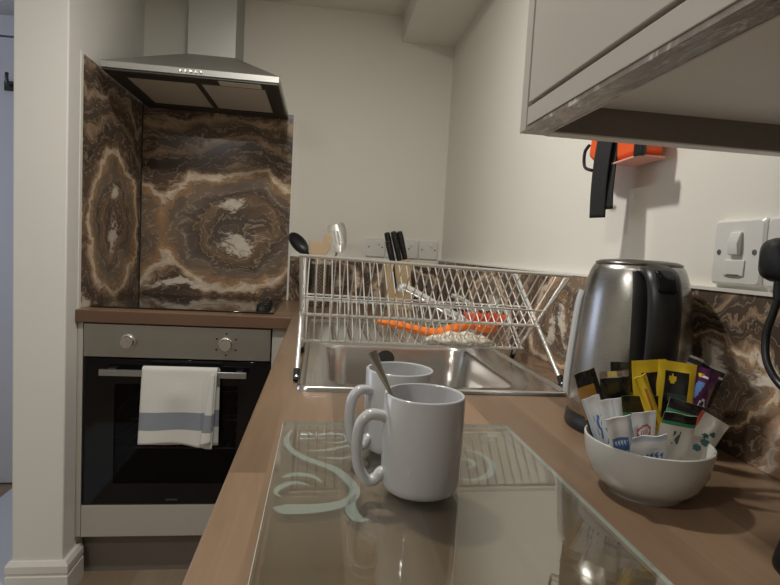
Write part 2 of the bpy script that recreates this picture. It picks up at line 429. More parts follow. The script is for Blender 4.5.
# ------------------------------------------------------------------ splashbacks
t_ = thing('splashback', 'tall brown agate-patterned splashback panel on the wall behind the hob', 'splashback', (-1.308,0,0))
MB().box(-1.3055,-.686,-.009,-.0004,.0004,.80).build('panel', M['marble_back'], t_)
e = MB(); e.box(-.686,-.678,-.010,-.0004,.0004,.806); e.box(-1.30,-.686,-.010,-.0004,.80,.806); e.build('edge_strip', M['white_trim'], t_)
MB().box(-1.3055,-1.3015,-.0135,-.009,.0004,.8).build('corner_seam', M['dark_metal'], t_)
t_ = thing('splashback', 'narrow brown agate-patterned side panel on the wall left of the hob', 'splashback', (-1.308,0,0))
MB().box(-1.3079,-1.3058,-.572,-.014,.0004,.80).build('panel', M['marble_left'], t_)
MB().box(-1.3079,-1.3052,-.588,-.572,.0004,.803).build('edge_strip', M['white_trim'], t_)
t_ = thing('upstand', 'long low brown agate-patterned upstand along the right wall behind the kettle', 'splashback', (0,0,0))
MB().box(-.012,-.0004,-3.39,-.0004,.0004,.208).build('panel', M['marble_wall'], t_)
MB().box(-.014,-.0004,-3.39,-.0004,.208,.2125).build('edge_strip', M['white_trim'], t_)
t_ = thing('upstand', 'short low brown agate-patterned upstand on the back wall behind the utensil pot', 'splashback', (0,0,0))
MB().box(-.6775,-.0125,-.012,-.0004,.0004,.194).build('panel', M['marble_rear'], t_)
MB().box(-.6775,-.0145,-.014,-.0004,.194,.1985).build('edge_strip', M['white_trim'], t_)

# ------------------------------------------------------------------ hob
t_ = thing('hob', 'black glass ceramic hob set in the worktop under the extractor hood', 'hob', (-1,-.3,0))
MB().box(-1.292,-.697,-.535,-.045,.0003,.006).build('glass_plate', M['hob_glass'], t_, bevel=.002)
z = MB()
for cx, cy, r in ((-1.15,-.42,.09),(-1.15,-.17,.075),(-.90,-.42,.075),(-.90,-.17,.09)):
    z.lathe([(r,.0061),(r,.0064),(r-.003,.0064),(r-.003,.0061)], (cx,cy,0), 48, closed=True)
z.build('zone_ring', pmat('zone_print', (.07,.07,.068), .3), t_)
for yy in (-.485,-.42,-.355,-.29):
    k = MB(); k.lathe([(.021,.006),(.021,.010),(.019,.014),(.0175,.027),(.015,.029),(0,.029)], (-.742,yy,0), 24)
    k.box(-.745,-.739,yy-.018,yy+.018,.027,.034); k.build('knob', M['black'], t_)

# ------------------------------------------------------------------ oven and its housing
t_ = thing('oven_housing', 'cashmere grey tall cupboard frame around the built-in oven', 'cabinet', (-.97,-.3,-.91))
MB().box(-1.307,-1.290,-.59,-.02,-.757,-.0405).build('end_panel', M['cab'], t_, bevel=.001)
MB().box(-.694,-.634,-.585,-.565,-.757,-.0405).build('filler', M['cab'], t_, bevel=.001)
MB().box(-1.288,-.634,-.592,-.574,-.757,-.6495).build('drawer_front', M['cab'], t_, bevel=.001)
MB().box(-1.30,-.56,-.535,-.52,-.91,-.76).build('plinth', M['cab_dark'], t_)
MB().box(-1.289,-.634,-.574,-.02,-.757,-.74).build('bottom', M['carton'], t_)
t_ = thing('oven', 'built-in black glass electric oven with steel control panel', 'oven', (-.99,-.3,-.645))
b = MB(); X0, X1, Y0, Y1, Z0, Z1 = -1.272,-.712,-.571,-.06,-.640,-.05
b.box(X0,X0+.02,Y0,Y1,Z0,Z1); b.box(X1-.02,X1,Y0,Y1,Z0,Z1); b.box(X0+.02,X1-.02,Y1-.02,Y1,Z0,Z1); b.box(X0+.02,X1-.02,Y0,Y1-.02,Z0,Z0+.03); b.box(X0+.02,X1-.02,Y0,Y1-.02,-.16,Z1)
b.build('body', M['cavity'], t_)
cp = MB().box(-1.287,-.698,-.592,-.571,-.1525,-.0445).build('control_panel', M['steel_h'], t_, bevel=.0015)
for a_ in range(0, 360, 60):
    ca, sa = math.cos(math.radians(a_+30))*.036, math.sin(math.radians(a_+30))*.036
    MB().box(-.842+ca-.003, -.842+ca+.003, -.5926, -.592, -.1+sa-.003, -.1+sa+.003).build('dial_mark', M['black'], cp)
for cx in (-1.15,-.842):
    k = MB(); k.lathe([(.0245,-.592),(.0245,-.597),(.021,-.598),(.0205,-.614),(.0185,-.6165),(0,-.6165)], (cx,0,-.1), 32, 'y')
    k.box(cx-.002,cx+.002,-.6175,-.6165,-.1,-.083)
    k.build('knob', brushed('knob_steel', (.66,.65,.63), .25, (30,30,30)), t_)
dr = MB(); dr.cells([-1.287,-1.19,-.80,-.698], [-.645,-.575,-.24,-.157], lambda x, y: not (-1.19 < x < -.80 and -.575 < y < -.24), -.021, 0, M=Matrix(((1,0,0,0),(0,0,1,-.571),(0,1,0,0),(0,0,0,1))))
dr = dr.build('door', M['black_gloss'], t_, bevel=.001)
MB().box(-1.19,-.80,-.588,-.585,-.575,-.24).build('glass', M['oven_glass'], dr)
bd = MB()
for k in range(7): bd.box(-1.022+k*.0055,-1.018+k*.0055,-.5924,-.592,-.633,-.628)
bd.build('badge', pmat('badge_print', (.09,.09,.09), .4), dr)
h = MB(); h.box(-1.222,-.768,-.640,-.630,-.203,-.183)
h.box(-1.205,-1.185,-.630,-.592,-.199,-.187); h.box(-.805,-.785,-.630,-.592,-.199,-.187)
h.build('handle', pmat('handle_steel', (.42,.42,.44), .3, .9), dr, bevel=.001)
for zz in (-.385,-.487):
    s = MB(); s.tube([(-1.25,-.5,zz),(-.734,-.5,zz)], .0025, 6); s.tube([(-1.25,-.12,zz),(-.734,-.12,zz)], .0025, 6)
    for k in range(12): x = -1.23+k*.043; s.tube([(x,-.5,zz),(x,-.12,zz)], .0015, 5)
    s.tube([(-1.2515,-.5,zz-.005),(-1.2515,-.09,zz-.005)], .004, 6); s.tube([(-.7325,-.5,zz-.005),(-.7325,-.09,zz-.005)], .004, 6)
    s.build('shelf', M['shelf'], t_)

# towel over the oven handle
t = NT('towel_cotton'); sp = t.n('ShaderNodeSeparateXYZ'); t.l(t.obj(), sp.inputs[0]); zc = sp.outputs[2]
band = t.math('MULTIPLY', t.math('GREATER_THAN', zc, .05), t.math('LESS_THAN', zc, .107))
nz = t.noise(t.obj(), 240, 2)
cc = t.mix(band, (.70,.69,.66), (.27,.29,.34))
cc = t.mix(.18, cc, nz.outputs['Color'], 'OVERLAY')
pb = t.pbsdf(**{'Base Color': cc, 'Roughness': .9, 'Specular IOR Level': .1})
bp = t.n('ShaderNodeBump'); bp.inputs['Strength'].default_value = .4; bp.inputs['Distance'].default_value = .001; t.l(nz.outputs['Fac'], bp.inputs['Height']); t.l(bp.outputs[0], pb.inputs['Normal'])
TW = t.m
def towel_fn(u, v):
    # v 0: front hem, up over the bar, 1: rear hem
    x = -1.089 + .231*u
    if v < .55:
        k = v/.55; z = -.415 + (.415-.176)*k; sp_ = 1-k
        x += (-.003*(1-u) - .006*u)*sp_
        y = -.648 - .010*sp_*math.sin(u*7.5+.6) - .012*sp_ - .007*math.exp(-((u-.5)/.2)**2 - ((k-.66)/.18)**2) + .006*math.exp(-((u-.86)/.03)**2)*min(1, sp_*2)
        z += -.008*u*sp_ + .004*math.sin(u*5)*sp_
    elif v < .65:
        a = (v-.55)/.10*PI; y = -.635 - .013*math.cos(a); z = -.176 + .006*math.sin(a)
    else:
        k = (v-.65)/.35; z = -.176 - .258*k; y = -.622 + .010*k - .003*math.sin(u*9)*k; x += .012*k*(1-u) + .004
    return (x, y, z)
tw = MB().grid(towel_fn, 40, 60).build('tea_towel', TW, origin=(-.97,-.64,-.42), fix=False)
so = tw.modifiers.new('thick', 'SOLIDIFY'); so.thickness = .003; so.offset = 0
tag(tw, 'white tea towel with a grey blue band hung over the oven handle', 'towel')
fl = MB()
def flap_fn(u, v):
    k = v; top = 1-k
    x0 = -.872 - .028*top; x = x0 + (-.862 - .004*top - x0)*u
    z = -.180 - .232*top + .01*u*top
    return (x, -.668 - .014*top - .003*math.sin(u*PI), z)
fl.grid(flap_fn, 6, 30); fo = fl.build('folded_edge', TW, tw, fix=False)
so = fo.modifiers.new('thick', 'SOLIDIFY'); so.thickness = .003; so.offset = 0

# ------------------------------------------------------------------ cooker hood
t_ = thing('cooker_hood', 'stainless steel chimney extractor hood above the hob', 'cooker hood', (-.998,0,.785))
hx0, hx1, hy0 = -1.286, -.711, -.50
c0, c1, cyf = -1.088, -.905, -.205
def rect(x0,x1,y0,y1,z): return [(x0,y0,z),(x1,y0,z),(x1,y1,z),(x0,y1,z)]
cn = MB()
cn.loft([rect(hx0+.02,hx1-.02,hy0+.02,-.025,.80), rect(hx0+.02,hx1-.02,hy0+.02,-.025,.786), rect(hx0,hx1,hy0,-.011,.786), rect(hx0,hx1,hy0,-.011,.808), rect(c0,c1,cyf,-.011,.95)], cap0=True)
cn = cn.build('canopy', M['steel'], t_, bevel=.0015)
MB().box(c0+.002,c1-.002,cyf+.002,-.001,.949,CZ-.001).build('chimney', M['steel'], t_, bevel=.001)
fm = MB(); fm.cells([hx0+.004,hx0+.055,-1.003,-.985,hx1-.055,hx1-.004], [hy0+.004,hy0+.075,-.09,-.014], lambda x, y: not ((hx0+.055 < x < -1.003 or -.985 < x < hx1-.055) and hy0+.075 < y < -.09), .779, .7858)
fm.build('filter_frame', M['dark_metal'], t_, bevel=.001)
for a, b in ((hx0+.056,-1.004),(-.984,hx1-.056)):
    MB().box(a,b,hy0+.076,-.091,.782,.7855).build('grease_filter', M['mesh'], t_)
for a, b in ((-.915,-.775),):
    MB().box(a,b,hy0+.012,hy0+.06,.7765,.7788).build('lamp_lens', M['lens'], t_, bevel=.001)
for k in range(5):
    MB().lathe([(.0052,-.5),(.0052,-.504),(.0042,-.505),(0,-.505)], (-1.033+k*.0165,0,.797), 16, 'y').build('button', pmat('button_steel', (.75,.74,.72), .25, .8), t_)

# ------------------------------------------------------------------ sink and tap
t_ = thing('sink', 'stainless steel inset sink under the dish rack', 'sink', (-.33,-1.1,0))
sx0, sx1, sy0, sy1 = -.576, -.092, -1.536, -.665
bx0, bx1, by0, by1 = -.522, -.174, -1.490, -1.092
sk = MB()
sk.loft([rr(sx0,sx1,sy0,sy1,.02,.0004), rr(sx0+.001,sx1-.001,sy0+.001,sy1-.001,.02,.0055), rr(sx0+.004,sx1-.004,sy0+.004,sy1-.004,.018,.0082), rr(sx0+.009,sx1-.009,sy0+.009,sy1-.009,.015,.0075), rr(sx0+.015,sx1-.015,sy0+.015,sy1-.015,.012,.0024)])
deck = [rr(sx0+.015,sx1-.015,sy0+.015,sy1-.015,.012,.0024), rr(bx0-.004,bx1+.004,by0-.004,by1+.004,.05,.0024), rr(bx0,bx1,by0,by1,.05,.0008)]
sk.loft(deck)
sk.build('drainer_deck', M['sink'], t_, angle=50)
bw = MB(); bw.loft([rr(bx0,bx1,by0,by1,.05,.0008), rr(bx0+.004,bx1-.004,by0+.004,by1-.004,.05,-.006), rr(bx0+.012,bx1-.012,by0+.012,by1-.012,.05,-.12), rr(bx0+.025,bx1-.025,by0+.025,by1-.025,.05,-.148), rr(bx0+.05,bx1-.05,by0+.05,by1-.05,.04,-.155)], cap1=True)
bw = bw.build('basin', M['sink'], t_, angle=50)
MB().lathe([(.042,-.1535),(.040,-.152),(.032,-.1535),(.0,-.1535)], (-.35,-1.27,0), 32).build('drain', M['chrome'], bw)
ov = MB(); ov.lathe([(.022,-1.108),(.022,-1.112),(.017,-1.1135),(.0,-1.1125)], (-.375,0,-.028), 28, 'y')
ov.build('overflow', M['dark_metal'], bw)
rd = MB()
for k in range(8):
    x = -.50+k*.046; rd.tube(spline([(x,-1.05,.0015),(x,-1.03,.004),(x,-.74,.0045),(x,-.71,.0015)],4), 0, 8, ell=(.003,.006))
rd.build('drainer_ridges', M['sink'], t_)
t_ = thing('mixer_tap', 'chrome mixer tap at the wall side of the sink behind the dish rack', 'tap', (-.128,-1.0,.0026))
MB().lathe([(.027,.0026),(.027,.008),(.022,.012),(.021,.075),(.019,.085),(0,.088)], (-.128,-1.0,0), 28).build('body', M['chrome'], t_)
MB().tube(spline([(-.135,-1.0,.06),(-.20,-1.0,.085),(-.26,-1.0,.117),(-.315,-1.0,.143),(-.328,-1.0,.144),(-.331,-1.0,.134)],5), 0, 12, ell=(.010,.013)).build('spout', M['chrome'], t_)
MB().tube(spline([(-.125,-1.0,.086),(-.135,-1.0,.105),(-.165,-1.0,.122),(-.19,-1.0,.129)],5), 0, 10, ell=(.006,.010)).build('lever', M['chrome'], t_)

# ------------------------------------------------------------------ dish rack (X-frame, two tiers of wire)
t_ = thing('dish_rack', 'folding two-tier chrome wire dish rack standing over the sink', 'dish rack', (-.333,-1.34,.003))
xl, xr = -.578, -.088
footA, topA = (-1.476,.0075), (-1.187,.205)
footB, topB = (-1.205,.0075), (-1.472,.210)
crs, trough, back = (-1.344,.099), (-1.263,.036), (-1.155,.110)
def RZ(x): return .011*(xr-x)/(xr-xl)           # the rack stands a touch higher at its left end
def P(x, yz): return (x, yz[0], yz[1] + RZ(x)*min(1, yz[1]/.2))
for x in (xl, xr):
    for a, b in ((footA, topA), (footB, topB)):
        l = MB().tube([P(x,a), P(x,b)], .0042, 10).build('leg', M['chrome'], t_)
        MB().tube([(x,a[0],.0032),(x,a[0]+(b[0]-a[0])*.045,a[1]+(b[1]-a[1])*.045+.004)], .0058, 12).build('rubber_foot', M['rubber'], l)
def rail(name, yz, r=.0032):
    return MB().tube([P(xl-.004,yz), P(xr+.004,yz)], r, 8).build(name, M['chrome'], t_)
for yz in (topA, topB, crs, trough, back): rail('rail', yz)
def wires(name, a, b, n, x0=xl, x1=xr, hook=True):
    m = MB()
    for k in range(n):
        x = x0 + (x1-x0)*(k+.5)/n; m.tube([P(x,a), P(x,b)], .0014, 6)
    return m.build(name, M['chrome'], t_)
def lerp(a, b, t): return (a[0]+(b[0]-a[0])*t, a[1]+(b[1]-a[1])*t)
wires('upper_rear_basket', crs, topA, 29)
wires('upper_front_basket', crs, topB, 29)
wires('lower_front_basket', crs, trough, 29)
wires('lower_rear_basket', trough, back, 29)
sb = MB()
for x in (xl, xr):
    sb.tube([P(x,trough), P(x,back)], .0032, 8)
    sb.tube([P(x,lerp(footB,topB,.16)), P(x,trough)], .0028, 8)
for yz in (lerp(crs,topA,.32), lerp(crs,topB,.32)): sb.tube([P(xl,yz), P(xr,yz)], .002, 6)
sb.build('brace', M['chrome'], t_)

# dish brush and cloth lying in the lower tier
t_ = thing('dish_brush', 'orange washing-up brush lying in the lower tier of the dish rack', 'dish brush', (-.28,-1.26,.05))
br = spline([(-.415,-1.235,.082),(-.366,-1.238,.075),(-.31,-1.24,.064),(-.276,-1.242,.063),(-.22,-1.235,.078),(-.186,-1.232,.080),(-.155,-1.232,.066)],6)
n = len(br); MB().tube(br, 0, 12, ell=[(.0068+.004*math.sin(i/(n-1)*PI*.9), .010+.005*math.sin(min(1,i/(n-1)*1.0)*PI)) for i in range(n)]).build('handle', M['orange'], t_)
bh = MB(); bh.lathe([(.0,-.014),(.026,-.012),(.031,.0),(.025,.009),(0,.011)], (-.165,-1.228,.080), 20); bh.build('head', M['orange'], t_)
bs = MB()
for k in range(170):
    a = random.uniform(0, 2*PI); r = .029*math.sqrt(random.random()); dx, dy = math.cos(a)*r, math.sin(a)*r
    p = Vector((-.165+dx,-1.226+dy,.086)); q = p + Vector((dx*.8, dy*.6, .019+random.uniform(-.004,.004)))
    bs.tube([p, q], [.0016,.0012], 4)
bs.build('bristles', M['orange_red'], t_)
t = NT('cloth_check'); wv = t.n('ShaderNodeTexWave'); t.l(t.obj(), wv.inputs[0]); wv.inputs['Scale'].default_value = 22; wv.inputs['Distortion'].default_value = 3
cc = t.ramp(wv.outputs['Fac'], [(0,(.74,.70,.60)),(.55,(.72,.68,.58)),(.7,(.42,.44,.30)),(.85,(.70,.52,.42)),(1,(.76,.72,.62))]); t.pbsdf(**{'Base Color': cc, 'Roughness': .95})
cl = MB().grid(lambda u, v: (-.305+.145*u, -1.285+.05*v-.02*math.sin(u*PI)*(1-v), .043+.020*math.sin(u*PI)**.7*(1-abs(2*v-1)**2)+.002*math.sin(u*23)+.004*u*(1-u)+.012*abs(v-.45)), 40, 14).build('dish_cloth', t.m, origin=(-.235,-1.26,.045), fix=False)
so = cl.modifiers.new('thick', 'SOLIDIFY'); so.thickness = .004; so.offset = 1
tag(cl, 'crumpled cream patterned dish cloth under the orange brush in the rack', 'cloth')

# ------------------------------------------------------------------ glass chopping board with etched swirls
t_ = thing('glass_chopping_board', 'clear glass chopping board with etched swirls under the mugs', 'chopping board', (-.435,-1.93,0))
gx0, gx1, gy1, gy0 = -.5835, -.2865, -1.7285, -2.13
gl = MB(); gl.loft([rr(gx0,gx1,gy0,gy1,.005,.0072,4), rr(gx0,gx1,gy0,gy1,.005,.0116,4), rr(gx0+.0006,gx1-.0006,gy0+.0006,gy1-.0006,.0045,.012,4)], mi=1, cap0=False)
gl.add(rr(gx0+.0006,gx1-.0006,gy0+.0006,gy1-.0006,.0045,.012,4), [tuple(range(20))], 0)
gl.add(rr(gx0,gx1,gy0,gy1,.005,.0072,4), [tuple(range(20))[::-1]], 0)
gl.build('glass', [M['glass'], M['glass_edge']], t_)
for x, y in ((gx0+.03,gy0+.03),(gx1-.03,gy0+.03),(gx0+.03,gy1-.03),(gx1-.03,gy1-.03)):
    MB().lathe([(.007,.0002),(.007,.007),(0,.007)], (x,y,0), 16).build('foot', frosted('clear_foot', (.8,.8,.8), .35), t_)
def ribbon(m, ctrl, widths, z=.0068):
    widths = [.0008]+widths[1:-1]+[.0008]
    pts = spline([(x,y,z) for x,y in ctrl], 8); n = len(pts); L = []; Rr = []
    for i, p in enumerate(pts):
        tn = (pts[min(n-1,i+1)] - pts[max(0,i-1)]).normalized(); nn = Vector((-tn.y, tn.x, 0))
        s = i/(n-1)*(len(widths)-1); a = int(min(s, len(widths)-2)); wd = widths[a] + (widths[a+1]-widths[a])*(s-a)
        L.append(p+nn*wd/2); Rr.append(p-nn*wd/2)
    m.add(L+Rr, [(i, i+1, n+i+1, n+i) for i in range(n-1)])
def clampx(c): return [(max(x, gx0+.006), max(y, gy0+.005)) for x, y in c]
sw = MB()
S1 = [(-.571,-1.740),(-.576,-1.777),(-.571,-1.806),(-.559,-1.829),(-.542,-1.847),(-.523,-1.864),(-.511,-1.887),(-.503,-1.913),(-.508,-1.935),(-.525,-1.948),(-.547,-1.953),(-.566,-1.953),(-.577,-1.950)]
ribbon(sw, clampx(S1), [.003,.006,.007,.009,.010,.010,.010,.010,.011,.014,.017,.019,.018])
ribbon(sw, [(-.574,-1.888),(-.562,-1.880),(-.544,-1.884),(-.534,-1.900)], [.007,.010,.007,.002])
ribbon(sw, [(-.546,-1.905),(-.561,-1.899),(-.573,-1.908),(-.577,-1.921),(-.571,-1.931)], [.002,.008,.008,.004,.002])
ribbon(sw, [(-.503,-1.925),(-.508,-1.945),(-.508,-1.960),(-.503,-1.972),(-.494,-1.973)], [.004,.008,.011,.011,.003])
ribbon(sw, [(-.554,-1.816),(-.528,-1.812),(-.504,-1.799),(-.492,-1.803)], [.002,.006,.006,.002])
ribbon(sw, [(-.54,-1.832),(-.515,-1.838),(-.497,-1.828)], [.002,.006,.002])
ribbon(sw, spline([(-.543,-1.772,0),(-.53,-1.758,0),(-.511,-1.759,0),(-.503,-1.777,0),(-.515,-1.789,0),(-.534,-1.785,0)],4) and [(-.543,-1.772),(-.53,-1.758),(-.511,-1.759),(-.503,-1.777),(-.515,-1.789),(-.534,-1.785)], [.002,.005,.005,.005,.004,.002])
ribbon(sw, [(-.366,-1.807),(-.351,-1.820),(-.346,-1.850),(-.357,-1.878),(-.378,-1.893),(-.395,-1.888)], [.002,.006,.008,.008,.006,.003])
ribbon(sw, [(-.39,-1.845),(-.372,-1.838),(-.366,-1.852),(-.378,-1.864)], [.002,.006,.006,.002])
ribbon(sw, [(-.42,-1.80),(-.395,-1.785),(-.37,-1.79),(-.355,-1.805)], [.002,.006,.006,.002])
sw.build('etched_swirls', M['etch'], t_, fix=False)

# ------------------------------------------------------------------ mugs and teaspoon
def mug(label, cx, cy, hang):
    t_ = thing('mug', label, 'mug', (cx,cy,.0122), group='white mugs on the glass board')
    R, Z0, Z1 = .0385, .0122, .1042
    pr = [(0,Z0+.004),(.028,Z0+.004),(.030,Z0),(.0335,Z0),(.0365,Z0+.003),(R,Z0+.009),(R,Z1-.0015),(R-.0008,Z1-.0003),(R-.002,Z1),(R-.0032,Z1-.0005),(R-.0036,Z1-.002),(R-.0038,Z0+.012),(R-.008,Z0+.007),(0,Z0+.0065)]
    MB().lathe(pr, (cx,cy,0), 64).build('body', M['ceramic'], t_, angle=60)
    h = Vector((math.cos(hang), math.sin(hang), 0)); c = Vector((cx,cy,0))
    ctl = [(R-.002,.0815),(R+.006,.0835),(R+.014,.0835),(R+.0215,.077),(R+.0245,.064),(R+.0245,.049),(R+.0215,.033),(R+.014,.0215),(R+.006,.0215),(R+.001,.0275),(R-.002,.0285)]
    pts = spline([c+h*a+Vector((0,0,zz)) for a, zz in ctl], 5)
    MB().tube(pts, 0, 14, ell=[(.0053,.0068) for _ in pts], up=(0,0,1)).build('handle', M['ceramic'], t_, angle=80)
    return t_
mug('front white mug with a teaspoon standing in it on the glass board', -.4413,-1.920, math.radians(186))
mug('rear white mug behind the mug holding the teaspoon on the glass board', -.4500,-1.815, math.radians(206))
t_ = thing('teaspoon', 'steel teaspoon leaning out of the front white mug', 'teaspoon', (-.46,-1.925,.02))
B = Vector((-.4735,-1.9228,.1015)); A = B - Vector((-.495+.4735,-1.915+1.9228,.142-.1015)).normalized()*.083; Dv = (B-A).normalized()
E_ = B + Dv*.045
pts = [A+Dv*.024, A+Dv*.045, B-Dv*.012, B, B+Dv*.018, B+Dv*.036, E_]
MB().tube(spline(pts,4), 0, 8, ell=[(.0010+.0003*min(1,i/12), .0020+(.0046*max(0,(i-13))/11)*(1 if i<24 else .6)) for i in range(25)], up=(.3,-1,.2)).build('handle', M['spoon'], t_)
sc_ = MB(); bx = Vector((0,0,0)); side = Dv.cross(Vector((.3,-1,.2))).normalized(); nrm = Dv.cross(side)
sc_.grid(lambda u, v: A + Dv*(-.008+.036*v) + side*((u-.5)*.022*math.sin(PI*(.06+.88*v))**.6) + nrm*(-.005*(1-(2*u-1)**2)*math.sin(PI*v)), 8, 10)
sp_ = sc_.build('spoon_bowl', M['spoon'], t_, fix=False); so = sp_.modifiers.new('thick','SOLIDIFY'); so.thickness = .001

# ------------------------------------------------------------------ kettle
KX, KY = -.098, -1.700
t_ = thing('kettle', 'brushed steel electric kettle with black handle by the upstand', 'kettle', (KX,KY,.0002))
MB().lathe([(.0,.0005),(.082,.0005),(.0835,.004),(.082,.018),(.078,.022),(.0,.022)], (KX,KY,0), 64).build('base', M['black'], t_)
MB().lathe([(.0,.0225),(.079,.0225),(.0815,.028),(.082,.045),(.0805,.075),(.0785,.11),(.0755,.15),(.0715,.19),(.067,.214),(.062,.229),(.0585,.2355),(.0555,.237)], (KX,KY,0), 96).build('body', M['kettle'], t_, angle=60)
MB().lathe([(.0575,.2372),(.0570,.2395),(.05,.2425),(.03,.2442),(0,.2447)], (KX,KY,0), 64).build('lid', pmat('lid_steel', (.14,.13,.12), .3, .7), t_, angle=60)
ha = math.radians(-104); hv = Vector((math.cos(ha), math.sin(ha), 0)); tv = Vector((-hv.y, hv.x, 0)); kc = Vector((KX,KY,0))
hp = spline([kc+hv*a+Vector((0,0,zz)) for a, zz in ((.052,.2275),(.078,.229),(.096,.219),(.107,.195),(.111,.160),(.110,.120),(.103,.080),(.092,.055),(.078,.046))], 5)
n = len(hp); hd = MB().tube(hp, 0, 16, up=tuple(tv), ell=[(.0215-.003*i/n, .0095) for i in range(n)]).build('handle', M['black'], t_, angle=70)
btn = MB(); bc = kc + hv*.1035 + Vector((0,0,.217)); 
axn = (hv*.8+Vector((0,0,.62))).normalized(); axz = (Vector((0,0,.8))-hv*.62).normalized()
ringp = lambda sc, dep: [bc + tv*p[0]*sc + axz*p[1]*sc + axn*dep for p in rr(-.011,.011,-.017,.017,.005,0,4)]
btn.loft([ringp(1,-.012), ringp(1,.0035), ringp(.85,.0055)], cap0=True, cap1=True); btn.build('lid_button', M['black_gloss'], hd)
mt = MB()
mp_ = spline([kc+Vector((math.cos(ha)*r, math.sin(ha)*r, zz)) for r, zz in ((.0625,.228),(.0675,.212),(.0725,.19),(.0765,.15),(.0795,.11),(.0815,.075),(.0825,.05))],4)
mt.tube(mp_, 0, 12, up=tuple(tv), ell=(.027,.0035)); mt.build('handle_mount', M['black'], t_)
wa = math.radians(158); wv_ = Vector((math.cos(wa), math.sin(wa), 0)); wt = Vector((-wv_.y, wv_.x, 0))
wp = spline([kc+wv_*r+Vector((0,0,zz)) for r, zz in ((.0705,.196),(.0745,.176),(.0775,.14),(.0805,.10),(.0825,.06),(.0815,.046))],4)
MB().tube(wp, 0, 12, up=tuple(wt), ell=(.011,.0065)).build('water_window', pmat('water_window', (.55,.56,.58), .18, coat=.5), t_)
sa = math.radians(83); sv = Vector((math.cos(sa), math.sin(sa), 0)); st_ = Vector((-sv.y, sv.x, 0))
spm = MB(); spm.loft([[kc+sv*.056+st_*a+Vector((0,0,zz)) for a, zz in ((-.02,.236),(.02,.236),(.004,.19),(-.004,.19))], [kc+sv*.080+st_*a+Vector((0,0,zz)) for a, zz in ((-.008,.237),(.008,.237),(.002,.222),(-.002,.222))]], cap0=True, cap1=True)
spm.build('spout', M['kettle'], t_)

# ------------------------------------------------------------------ bowl of sachets
BX, BY = -.1985, -1.905
b = MB().lathe([(0,.005),(.030,.004),(.031,.0003),(.036,.0003),(.037,.004),(.044,.008),(.053,.018),(.0595,.033),(.0625,.054),(.0623,.0565),(.0608,.0572),(.0595,.056),(.0565,.034),(.050,.020),(.040,.0115),(0,.0085)], (BX,BY,0), 72)
o = b.build('bowl', M['bowl'], origin=(BX,BY,0), angle=60)
tag(o, 'round white china bowl filled with drink sachets in front of the kettle', 'bowl')

CAMP = Vector((-.5458,-2.4156,.2354)); CR = Vector((.99037,-.12688,.05548)); CU = Vector((-.04543,.08080,.99569)); CFW = Vector((.13081,.98862,-.07426)); FPX = 539.1
def at(px, py, Y):
    d = CR*((px-390)/FPX) - CU*((py-292.5)/FPX) + CFW
    return CAMP + d*((Y-CAMP.y)/d.y)
ink = lambda n, c, r=.4, **k: pmat('sachet_'+n, c, r, **k)
SM = dict(white=ink('white',(.74,.75,.76),.4), blue=ink('blue',(.10,.20,.50),.4), paleblue=ink('pale_blue',(.52,.60,.72),.35), red=ink('red',(.55,.09,.06)), green=ink('green',(.035,.22,.09)),
          black=ink('black',(.012,.012,.013),.25,coat=.3), gold=ink('gold',(.38,.20,.045),.35), yellow=ink('yellow',(.85,.60,.03),.4), purple=ink('purple',(.085,.015,.08),.22,coat=.5), sky=ink('sky',(.10,.22,.50)),
          orange=ink('amber',(.50,.18,.03),.4), teal=ink('teal',(.03,.14,.15)), foil=ink('foil',(.75,.75,.74),.2,metal=.9), letter=ink('letter',(.05,.08,.07)), cream=ink('cream',(.60,.56,.50)))
def sachet(label, pb, pt, w, mats, pick, yaw=0, thick=.006, group='sachets in the white bowl', nx=26, nz=44, crimp=.07, bend=0.0, off=0.0):
    pb, pt = Vector(pb), Vector(pt); ctr = Vector((BX,BY,0))
    dr_ = (pt-ctr); dr_.z = 0; ang_ = dr_.length
    pb = ctr + dr_*min(.6, .031/max(ang_,1e-4)) + Vector((CR.x*off, CR.y*off, .016))
    zl = (pt-pb).normalized(); H = (pt-pb).length
    xl_ = (CR - zl*CR.dot(zl)).normalized(); yl = zl.cross(xl_)
    a = math.radians(yaw); xl_ = xl_*math.cos(a) + yl*math.sin(a); yl = zl.cross(xl_)
    rot = Matrix((xl_, yl, zl)).transposed()
    m = MB()
    def prof(u, v):
        e = max(0, 1-abs(2*u-1)**4); k = 1 if crimp < v < 1-crimp else max(0, min(v, 1-v)/crimp*.15)
        kk = min(1, max(0, (min(v,1-v)-crimp)/.12)) if crimp < v < 1-crimp else 0
        return thick/2*e*(kk**.6 if kk > 0 else .06) + .0003
    seedp = random.random()*9
    wob = lambda u, v: .0014*math.sin(u*9+seedp)*math.sin(v*7+seedp*2) + bend*(v-.5)**2
    for s in (-1, 1):
        vv = lambda v: max(0.0, (v-.42)/.58)
        m.grid(lambda u, v: ((u-.5)*w*(.72+.28*min(1, v*1.6)), s*prof(u, v)+wob(u, v), v*H), nx, nz, (lambda u, v: pick(u, vv(v))) if s < 0 else (lambda u, v: pick(1-u, vv(v))))
    # close the rim between the two sheets
    N = (nx+1)*(nz+1)
    edge = [j*(nx+1) for j in range(nz)] ; 
    b0 = 0
    def q(a, b): m.f.append([a, b, b+N, a+N]); m.m.append(pick(.02,.5))
    for j in range(nz): q(j*(nx+1), (j+1)*(nx+1)); q(j*(nx+1)+nx, (j+1)*(nx+1)+nx)
    for i in range(nx): q(i, i+1); q(nz*(nx+1)+i, nz*(nx+1)+i+1)
    o = m.build('sachet', [SM[k] for k in mats], local=True, angle=60)
    o.matrix_world = Matrix.Translation(pb) @ rot.to_4x4()
    o.location = pb; o.rotation_euler = rot.to_euler()
    return tag(o, label, 'sachet', group)
